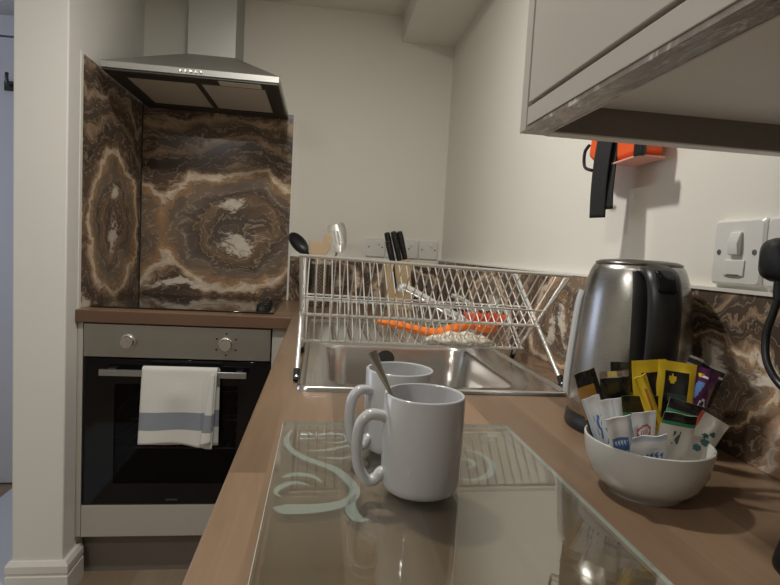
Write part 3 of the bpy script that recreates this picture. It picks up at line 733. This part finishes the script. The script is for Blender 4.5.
def scrib(u, v, u0, u1, v0, v1, k=7, ph=0):   # blocks of illegible print
    return u0 < u < u1 and v0 < v < v1 and math.sin(u*k*6+ph+math.sin(v*19)*1.3) > -.15
# front row, standing against the near rim
sachet('white sugar stick with blue print leaning out at the left rim of the bowl', at(600,446,-1.905), at(590,397,-1.893), .020, ['white','blue','paleblue'], lambda u, v: 1 if scrib(u,v,.3,.95,.08,.62,5) else (2 if u < .12 else 0), 8, .006)
sachet('white sugar stick with blue print second from the left rim of the bowl', at(615,452,-1.925), at(610,399,-1.910), .022, ['white','blue','paleblue'], lambda u, v: 1 if scrib(u,v,.1,.5,.05,.4,5,1) else (2 if .55 < u < .62 else 0), -6, .006)
sachet('short white sugar stick with a solid blue print block near the front rim', at(620,462,-1.945), at(618,417,-1.937), .024, ['white','blue','paleblue'], lambda u, v: (0 if scrib(u,v,.15,.7,.34,.44,9) else 1) if .1 < u < .75 and .18 < v < .52 else (2 if u > .86 else 0), -4, .006)
sachet('white sachet with a round red stamp at the front of the bowl', at(639,458,-1.940), at(644,412,-1.931), .025, ['white','red','cream'], lambda u, v: 1 if (.24 < math.hypot((u-.5)*.95,(v-.55)*1.75) < .31 or (abs(v-.55) < .07 and abs(u-.5) < .17 and math.sin(u*60) > -.2)) else 0, 8, .004)
sachet('low white sachet with blue print along its foot at the front rim', at(650,470,-1.955), at(650,436,-1.949), .034, ['white','blue','paleblue'], lambda u, v: 1 if scrib(u,v,.1,.9,.18,.5,7,2) else (2 if v > .85 else 0), 0, .006)
sachet('white sachet with black and green top and dark lettering at the front right', at(668,466,-1.945), at(681,414,-1.932), .033, ['cream','black','green','letter'], lambda u, v: 1 if v > .82 else (2 if v > .74 else (3 if (scrib(u,v,.38,.62,.28,.6,4) ) else 0)), -6, .006)
sachet('pale sachet with teal leaf dots leaning out over the right rim', at(693,466,-1.935), at(716,418,-1.917), .030, ['cream','teal','red'], lambda u, v: 1 if any(math.hypot((u-a)*1.0,(v-b_)*1.7) < r for a, b_, r in ((.5,.18,.16),(.62,.38,.15),(.5,.52,.10),(.68,.62,.10))) else (2 if u < .10 else 0), -14, .005)
# middle row
sachet('black sachet with a green band behind the white sugar sticks', at(643,445,-1.905), at(640,396,-1.893), .042, ['black','green','white'], lambda u, v: 1 if .42 < v < .66 else (2 if v < .3 else 0), 4, .006)
sachet('dark green topped sachet at the right behind the lettered one', at(684,448,-1.915), at(690,403,-1.903), .040, ['cream','black','green'], lambda u, v: 1 if v > .78 else (2 if v > .5 else 0), -12, .006)
# yellow tea envelopes
frame = lambda u, v: 0 if (u < .2 or u > .8 or v > .84 or v < .1) else (2 if math.hypot((u-.4)*1,(v-.72)*1.5) < .1 else (3 if .38 < v < .5 and u > .3 else 1))
sachet('large yellow sachet with a dark window standing highest in the bowl', at(673,430,-1.893), at(678,362,-1.875), .040, ['yellow','black','yellow','letter'], frame, -8, .005, off=.008)
sachet('yellow sachet with a dark window tilted left beside the tallest one', at(668,415,-1.884), at(649,360,-1.868), .040, ['yellow','black','yellow','letter'], lambda u, v: 0 if (u < .25 or u > .75 or v > .8) else 1, 6, .005, off=.016)
sachet('narrow yellow sachet lying slantwise across the dark sachets', at(668,408,-1.906), at(640,376,-1.915), .015, ['yellow','orange'], lambda u, v: 1 if abs(u-.5) < .06 and .2 < v < .8 else 0, 10, .005, off=.040)
sachet('amber sachet edge between the yellow and purple sachets', at(690,430,-1.888), at(697,372,-1.872), .016, ['orange','yellow','gold'], lambda u, v: 1 if v > .85 else (2 if u < .25 else 0), -30, .005)
sachet('purple foil sachet with a blue patch at the right of the yellow ones', at(704,430,-1.893), at(707,369,-1.875), .028, ['purple','sky','white'], lambda u, v: 1 if (.2 < u < .6 and .50 < v < .76 and abs((u-.4)-(v-.63)*.5) < .13) else (2 if (abs(math.hypot((u-.74),(v-.44)*1.6)-.10) < .03 or (abs(u-.5)<.16 and abs(v-.86) < .02)) else 0), -10, .010)
# dark coffee sachets at the back
sachet('black and gold coffee sachet leaning out at the back left', at(601,430,-1.893), at(584,371,-1.875), .028, ['black','gold'], lambda u, v: 1 if .2 < v < .78 and u < .7 else 0, 16, .006)
sachet('black sachet with a bright silver crimp beside the black and gold one', at(616,425,-1.886), at(614,371,-1.872), .036, ['black','foil','gold'], lambda u, v: 1 if v > .90 else 0, 10, .006)
sachet('plain black sachet standing at the back behind the silver crimped one', at(628,420,-1.869), at(624,362,-1.853), .030, ['black','gold'], lambda u, v: 1 if .3 < v < .5 and u > .6 else 0, -8, .006)
sachet('dark clear wrapped sachet with pale crimp lines at the back right', at(704,425,-1.873), at(708,363,-1.857), .040, ['black','foil'], lambda u, v: 1 if (.955 < v or .86 < v < .885) else 0, -6, .006)

# ------------------------------------------------------------------ wall cabinet
t_ = thing('wall_cabinet', 'cashmere grey wall cabinet with open underside above the kettle', 'wall cabinet', (-.165,-2.4,.376))
cy1, cz, cx0 = -1.822, .376, -.331
CE = -3.3
MB().box(cx0,-.001,cy1-.018,cy1,cz,1.13).build('end_panel', [M['cab']], t_, bevel=.0008)
MB().box(cx0+.03,-.004,cy1-.0192,cy1-.0181,cz+.0012,cz+.0315).build('end_panel_lining', M['cab_dark'], t_)
MB().box(cx0+.03,-.004,cy1-.0192,cy1-.0006,cz-.0006,cz+.0011).build('end_panel_edge', M['cab_edge'], t_)
MB().box(cx0+.026,-.004,CE,cy1-.0195,cz+.031,cz+.047).build('bottom_panel', M['cab_in'], t_)
MB().box(cx0,cx0+.018,CE,cy1-.0205,cz+.004,cz+.0235).build('front_rail', M['cab'], t_, bevel=.0008)
fm = MB(); fm.box(cx0+.001,cx0+.0255,CE,cy1-.0192,cz-.0008,cz+.0035); fm.build('rail_underside', M['film'], t_)
MB().box(cx0+.0255,cx0+.0275,CE,cy1-.0192,cz-.0012,cz+.0305).build('rail_edge', M['cab_edge'], t_)
MB().box(cx0+.018,cx0+.0245,CE,cy1-.0192,cz+.0036,cz+.09).build('rail_core', M['cab_dark'], t_)
MB().box(cx0,cx0+.018,-2.45,cy1-.0215,cz+.028,1.125).build('door', M['cab'], t_, bevel=.001)
MB().box(cx0,cx0+.018,CE,-2.453,cz+.028,1.125).build('door', M['cab'], t_, bevel=.001)
cc_ = MB(); cc_.box(cx0+.026,-.002,CE,cy1-.02,1.11,1.13); cc_.box(-.02,-.002,CE,cy1-.02,cz+.048,1.109); cc_.box(cx0+.03,-.021,CE,CE+.018,cz+.048,1.109); cc_.build('carcass', M['cab_in'], t_)

# orange pouch hung on the wall behind the cabinet
t_ = thing('hanging_pouch', 'small orange pouch with black straps hung on the wall past the cabinet', 'pouch', (-.04,-1.53,.40))
pb_ = MB(); pb_.prism([(-1.436,.435),(-1.455,.424),(-1.525,.4105),(-1.606,.4125),(-1.61,.47),(-1.56,.495),(-1.445,.49)], 'x', -.055, -.012); pb_.build('pouch_body', M['orange_fab'], t_, bevel=.008, seg=3)
MB().prism([(-1.53,.4055),(-1.612,.4075),(-1.612,.411),(-1.53,.4095)], 'x', -.058, -.012).build('flap', M['pink'], t_, bevel=.001)
s1 = MB(); s1.grid(lambda u, v: (-.062-.004*math.sin(v*3), -1.476-.052*u-.010*v, .318-.002*u+.15*v), 6, 20); s1 = s1.build('strap', M['strap'], t_, fix=False)
s2 = MB(); s2.grid(lambda u, v: (-.058-.003*math.sin(v*4+1), -1.512-.036*u+.010*(v), .330+.14*v), 6, 20); s2 = s2.build('strap', M['strap'], t_, fix=False)
for s_ in (s1, s2):
    so = s_.modifiers.new('thick','SOLIDIFY'); so.thickness = .0025
MB().tube(spline([(-.052,-1.435,.458),(-.056,-1.426,.445),(-.056,-1.430,.418),(-.052,-1.452,.408)],5), .003, 8).build('loop', M['strap'], t_)
MB().box(-.060,-.050,-1.620,-1.596,.408,.435).build('buckle', M['black'], t_, bevel=.003)
MB().tube(spline([(-.0005,-1.54,.505),(-.05,-1.54,.505),(-.06,-1.54,.515)],4), .004, 8).build('hook', M['chrome'], t_)

# ------------------------------------------------------------------ switches and sockets
PLATE = lambda m, y0, y1, z0, z1: m.loft([[(x, p[0], p[1]) for p in [(q[0], q[1]) for q in rr(y0+i,y1-i,z0+i,z1-i,.006,0,4)]] for x, i in ((-.0003,0),(-.007,0),(-.0095,.003))], cap0=True, cap1=True)
def rwall(name, label, cat, y0, y1, z0, z1): # thing on the right wall
    t_ = thing(name, label, cat, (0,(y0+y1)/2,z0)); m = MB(); PLATE(m, y0, y1, z0, z1); m.build('plate', M['socket'], t_, angle=30); return t_
fy1 = -1.731; fy0 = fy1-.086; fz0 = .2175; fz1 = .3035
t_ = rwall('fused_switch', 'white fused spur switch on the right wall beside the black plug', 'switch', fy0, fy1, fz0, fz1)
ym = (fy0+fy1)/2; zm = (fz0+fz1)/2
MB().prism([(-.009,zm-.004),(-.009,zm+.026),(-.013,zm+.026),(-.0175,zm+.011),(-.0145,zm-.004)], 'y', ym-.009, ym+.009).build('rocker', M['socket'], t_, bevel=.0012)
MB().box(-.0115,-.009,ym-.017,ym+.017,zm-.031,zm-.010).build('fuse_carrier', M['socket'], t_, bevel=.0012)
MB().box(-.0122,-.0114,ym-.010,ym+.010,zm-.0305,zm-.0290).build('fuse_slot', M['pin'], t_)
for s in (-1,1): MB().lathe([(.0038,-.009),(.0036,-.0101),(0,-.0104)], (0,ym+s*.0302,zm), 16, 'x').build('screw', M['screw'], t_)
t_ = rwall('wall_socket', 'white double wall socket on the right wall at the frame edge', 'socket', -1.967, -1.8195, fz0, fz1)
for yy in (-1.86,-1.927):
    MB().prism([(-.009,zm+.012),(-.009,zm+.032),(-.0125,zm+.032),(-.0155,zm+.020),(-.013,zm+.012)], 'y', yy-.006, yy+.006).build('rocker', M['socket'], t_, bevel=.001)
for yy in (-1.8635+.03,-1.8935-.03): MB().lathe([(.0038,-.009),(.0036,-.0101),(0,-.0104)], (0,yy,zm), 16, 'x').build('screw', M['screw'], t_)
t_ = thing('mains_plug', 'black three-pin plug with black cable in the right wall socket', 'plug', (-.01,-1.866,.25))
pl = MB(); ry0, ry1, rz0, rz1 = -1.892,-1.843,.226,.2765
pl.loft([[(x,p[0],p[1]) for p in rr(ry0+i,ry1-i,rz0+i,rz1-i,.014,0,5)] for x, i in ((-.0098,.002),(-.012,0),(-.030,0),(-.040,.003),(-.045,.010))], cap0=True, cap1=True); pl.build('plug_body', M['black_soft'], t_, angle=50)
MB().tube([(-.027,-1.868,.232),(-.028,-1.868,.214),(-.03,-1.869,.205)], [.0085,.0075,.0055], 12).build('strain_relief', M['black'], t_)
cb = spline([(-.029,-1.868,.212),(-.034,-1.8675,.19),(-.04,-1.868,.165),(-.044,-1.878,.135),(-.045,-1.905,.112),(-.062,-1.985,.092),(-.12,-2.062,.082),(-.170,-2.066,.058),(-.1835,-2.060,.025),(-.181,-2.062,.007),(-.160,-2.10,.0052),(-.09,-2.16,.0052)],8)
MB().tube(cb, .0042, 10).build('cable', M['black'], t_)

# lidded black canister just entering at the right edge, and back-wall sockets
def bwall(name, label, x0, x1, z0, z1, rockers, screws, group=None):
    t_ = thing(name, label, 'socket', ((x0+x1)/2,0,z0), group=group); m = MB()
    m.loft([[(p[0], y, p[1]) for p in rr(x0+i,x1-i,z0+i,z1-i,.006,0,4)] for y, i in ((-.0003,0),(-.007,0),(-.0095,.003))], cap0=True, cap1=True); m.build('plate', M['socket'], t_, angle=30)
    zc = (z0+z1)/2
    for x in rockers:
        MB().prism([(-.009,zc+.010),(-.009,zc+.030),(-.0125,zc+.030),(-.0155,zc+.018),(-.013,zc+.010)], 'x', x-.006, x+.006).build('rocker', M['socket'], t_, bevel=.001)
    for x in screws: MB().lathe([(.0038,-.009),(.0036,-.0101),(0,-.0104)], (x,0,zc), 12, 'y').build('screw', M['screw'], t_)
    return t_
bz0, bz1 = .212, .298
bwall('wall_socket', 'white wall socket on the back wall left of the knife block', -.347,-.261,bz0,bz1,(-.29,),(-.334,-.274))
bwall('wall_socket', 'white wall socket on the back wall directly behind the black knives', -.256,-.110,bz0,bz1,(-.222,-.145),(-.213,-.153))
bwall('wall_socket', 'white wall socket on the back wall nearest the room corner', -.106,-.020,bz0,bz1,(-.05,),(-.093,-.033))

# ------------------------------------------------------------------ knife block and knives
t_ = thing('knife_block', 'pale wooden knife block on the worktop in the back corner', 'knife block', (-.22,-.2,.0003))
kb = MB(); kb.prism([(-.264,.0005),(-.160,.0005),(-.184,.213),(-.281,.186)], 'y', -.25, -.14); kb.build('block', M['lightwood'], t_, bevel=.004)
sl = MB()
kd = Vector((-.27,0,.963)).normalized()
def knife(label, base, L, r, blade=.0):
    base = Vector(base); k = thing('kitchen_knife', label, 'knife', base, group='knives in the wooden block')
    pts = [base, base+kd*L*.3, base+kd*L*.8, base+kd*L*.97, base+kd*L]
    MB().tube(pts, 0, 12, up=(0,1,0), ell=[(r*.9,r*.8),(r*1.05,r*.9),(r*1.1,r),(r,r*.9),(r*.6,r*.5)]).build('handle', M['black'], k)
    for f in (.2,.5,.8):
        p = base+kd*L*f; MB().lathe([(.0018,-r*1.06),(.0015,-r*1.15),(0,-r*1.16)], (p.x,p.y,p.z), 8, 'y').build('rivet', M['screw'], k)
    if blade: MB().prism([(base.x-.006,base.z),(base.x+.006,base.z),(base.x+.026,base.z-blade),(base.x+.016,base.z-blade*.85)], 'y', base.y-.001, base.y+.001).build('blade', M['black'], k)
    return k
knife('black handled knife second from left in the block', (-.2445,-.185,.197), .125, .0130)
knife('black handled knife third from left in the block', (-.220,-.20,.203), .124, .0130)
knife('black handled knife at the right of the block', (-.195,-.19,.209), .120, .0135)
knife('slim black knife leaning in front of the block at far left', (-.256,-.2605,.185), .098, .0105, .11)

# ------------------------------------------------------------------ utensil pot and utensils
t = NT('perforated_steel'); ob = t.obj(); sp = t.n('ShaderNodeSeparateXYZ'); t.l(ob, sp.inputs[0])
ang = t.math('MULTIPLY', t.math('ARCTAN2', sp.outputs[1], sp.outputs[0]), 20.0); zz = t.math('MULTIPLY', sp.outputs[2], 440.0)
hole = t.math('GREATER_THAN', t.math('MULTIPLY', t.math('SINE', ang), t.math('SINE', zz)), .45)
cc = t.mix(hole, (.60,.59,.57), (.03,.03,.03)); t.pbsdf(**{'Base Color': cc, 'Roughness': .25, 'Metallic': t.math('SUBTRACT', 1.0, hole)})
PX, PY = -.552, -.205
o = MB().lathe([(0,.0005),(.044,.0005),(.046,.003),(.046,.168),(.0475,.171),(.046,.173),(.0445,.170),(.0445,.004),(0,.0035)], (PX,PY,0), 40).build('utensil_pot', t.m, origin=(PX,PY,0), angle=50)
tag(o, 'perforated steel utensil pot on the worktop behind the dish rack', 'utensil pot')
t_ = thing('ladle', 'black ladle leaning left out of the utensil pot', 'ladle', (PX-.02,PY,.01))
MB().tube([(PX+.015,PY+.01,.012),(PX-.036,PY,.19),(PX-.05,PY,.225)], [.004,.005,.006], 8).build('handle', M['black'], t_)
lb = MB(); c0_ = Vector((PX-.082,PY-.004,.252)); dv = Vector((-.68,0,.73)).normalized(); nv = Vector((.35,-.88,.32)).normalized(); nv = (nv-dv*nv.dot(dv)).normalized(); sd = dv.cross(nv)
lb.grid(lambda u, v: c0_ + dv*(.055*(v-.5)*2*.92) + sd*((u-.5)*2*.030*math.sqrt(max(.02,1-(2*v-1)**2*.97))) - nv*(.018*(1-(2*u-1)**2)*(1-(2*v-1)**2)), 12, 14)
q = lb.build('ladle_bowl', M['black'], t_, fix=False); so = q.modifiers.new('thick','SOLIDIFY'); so.thickness = .003
t_ = thing('wooden_spatula', 'pale wooden spatula standing in the utensil pot', 'spatula', (PX,PY,.01))
MB().tube([(PX-.005,PY-.012,.008),(PX+.0,PY-.016,.21)], .006, 8).build('handle', M['spatula_wood'], t_)
MB().prism([(PX-.035,.205),(PX+.018,.195),(PX+.044,.235),(PX+.048,.280),(PX+.030,.305),(PX+.018,.290),(PX+.010,.262),(PX-.042,.262)], 'y', PY-.021, PY-.015).build('blade', M['spatula_wood'], t_, bevel=.002)
t_ = thing('slotted_turner', 'shiny steel slotted turner standing highest in the utensil pot', 'turner', (PX+.02,PY,.01))
MB().tube(spline([(PX-.01,PY+.02,.01),(PX+.03,PY+.018,.14),(PX+.066,PY+.012,.205),(PX+.07,PY+.0,.225)],4), .0045, 8).build('handle', M['chrome'], t_)
tz = Matrix.Translation((PX+.072,PY-.004,.282)) @ Matrix.Rotation(math.radians(-12),4,'Y') @ Matrix.Rotation(math.radians(78),4,'X')
xs_ = [-.037,-.028,-.021,-.014,-.007,.0,.007,.014,.021,.028,.037]; ys_ = [-.060,-.052,-.042,-.03,-.012,.008,.028,.038,.048,.056]
tn = MB(); tn.cells(xs_, ys_, lambda x, y: not (-.03 < y < .028 and any(abs(x-c) < .0036 for c in (-.0245,-.0105,.0035,.0175))), -.001, .001, M=tz)
for i, v_ in enumerate(tn.v):
    lo = tz.inverted() @ v_
    lo.z += .016*(lo.x/.037)**2; lo.x *= (1+.12*lo.y/.05)*math.sqrt(max(.2, 1-(lo.y/.066)**4)); tn.v[i] = tz @ lo
tn.build('blade', M['chrome'], t_, bevel=.0006)

# ------------------------------------------------------------------ base cabinet run under the right worktop
t_ = thing('base_cabinet', 'cashmere grey base cabinet run under the right-hand worktop', 'cabinet', (-.3,-2,-.91))
cb = MB(); cb.box(-.575,-.02,-3.38,-.66,-.757,-.74); cb.box(-.03,-.02,-3.38,-.66,-.74,-.19)
for y in (-3.38,-2.70,-2.02,-1.55,-.98,-.678): cb.box(-.575,-.03,y,y+.018,-.74,-.19 if -1.6 < y < -.9 else -.041)
cb.build('carcass', M['carton'], t_)
for y0, y1 in ((-3.38,-2.70),(-2.697,-2.02),(-2.017,-1.34),(-1.337,-.66)):
    dd = MB().box(-.594,-.576,y0,y1,-.757,-.045).build('door', M['cab'], t_, bevel=.001)
    MB().tube([(-.594,y1-.06,-.10),(-.618,y1-.06,-.10),(-.618,y1-.06,-.24),(-.594,y1-.06,-.24)], .005, 8).build('handle', M['steel'], dd)
MB().box(-.53,-.515,-3.38,-.66,-.91,-.758).build('plinth', M['cab_dark'], t_)

# ------------------------------------------------------------------ lights
def area(name, loc, size, power, col, rot=(0,0,0), shape='DISK', spread=None):
    l = bpy.data.lights.new(name, 'AREA'); l.shape = shape; l.size = size; l.energy = power; l.color = col
    if spread: l.spread = spread
    o = bpy.data.objects.new(name, l); COL.objects.link(o); o.location = loc; o.rotation_euler = rot; return o
WARM = (1.0,.975,.895)
area('ceiling_lamp_and_fill', (-.72,-1.42,CZ-.004), .09, 9.5, WARM)
area('ceiling_lamp_and_fill', (-1.5,-2.7,CZ-.004), .09, 7.5, WARM)  # unseen fill lamp behind the camera, lifts the panel, stub wall and oven
area('ceiling_lamp_and_fill', (-2.2,-3.6,CZ-.004), .09, 2, WARM)  # weak fill light added at the rear of the room, no fitting there
w_ = area('window_light', (RX+.06,-.32,.45), .8, 4, (.64,.75,1.0), (0,math.radians(-90),0), 'RECTANGLE'); w_.data.size_y = .95
wd = bpy.data.worlds.new('World'); SC.world = wd; wd.use_nodes = True
wd.node_tree.nodes['Background'].inputs[0].default_value = (.6,.7,1,1); wd.node_tree.nodes['Background'].inputs[1].default_value = .15

# ------------------------------------------------------------------ camera
cam = bpy.data.cameras.new('Camera'); co = bpy.data.objects.new('Camera', cam); COL.objects.link(co)
cam.sensor_width = 36; cam.lens = 36*FPX/780; cam.clip_start = .01
Rm = Matrix((CR, CU, -CFW)).transposed()
co.rotation_euler = Rm.to_euler(); co.location = CAMP
SC.camera = co

for o in list(COL.objects):
    if o.parent is None: o.location.z += LIFT

vs = SC.view_settings; vs.view_transform = 'Standard'; vs.look = 'None'; vs.exposure = 0.36; vs.gamma = 1.0; vs.use_curve_mapping = False
SC.cycles.use_denoising = True
SC.cycles.max_bounces = 10; SC.cycles.transparent_max_bounces = 24; SC.cycles.glossy_bounces = 6
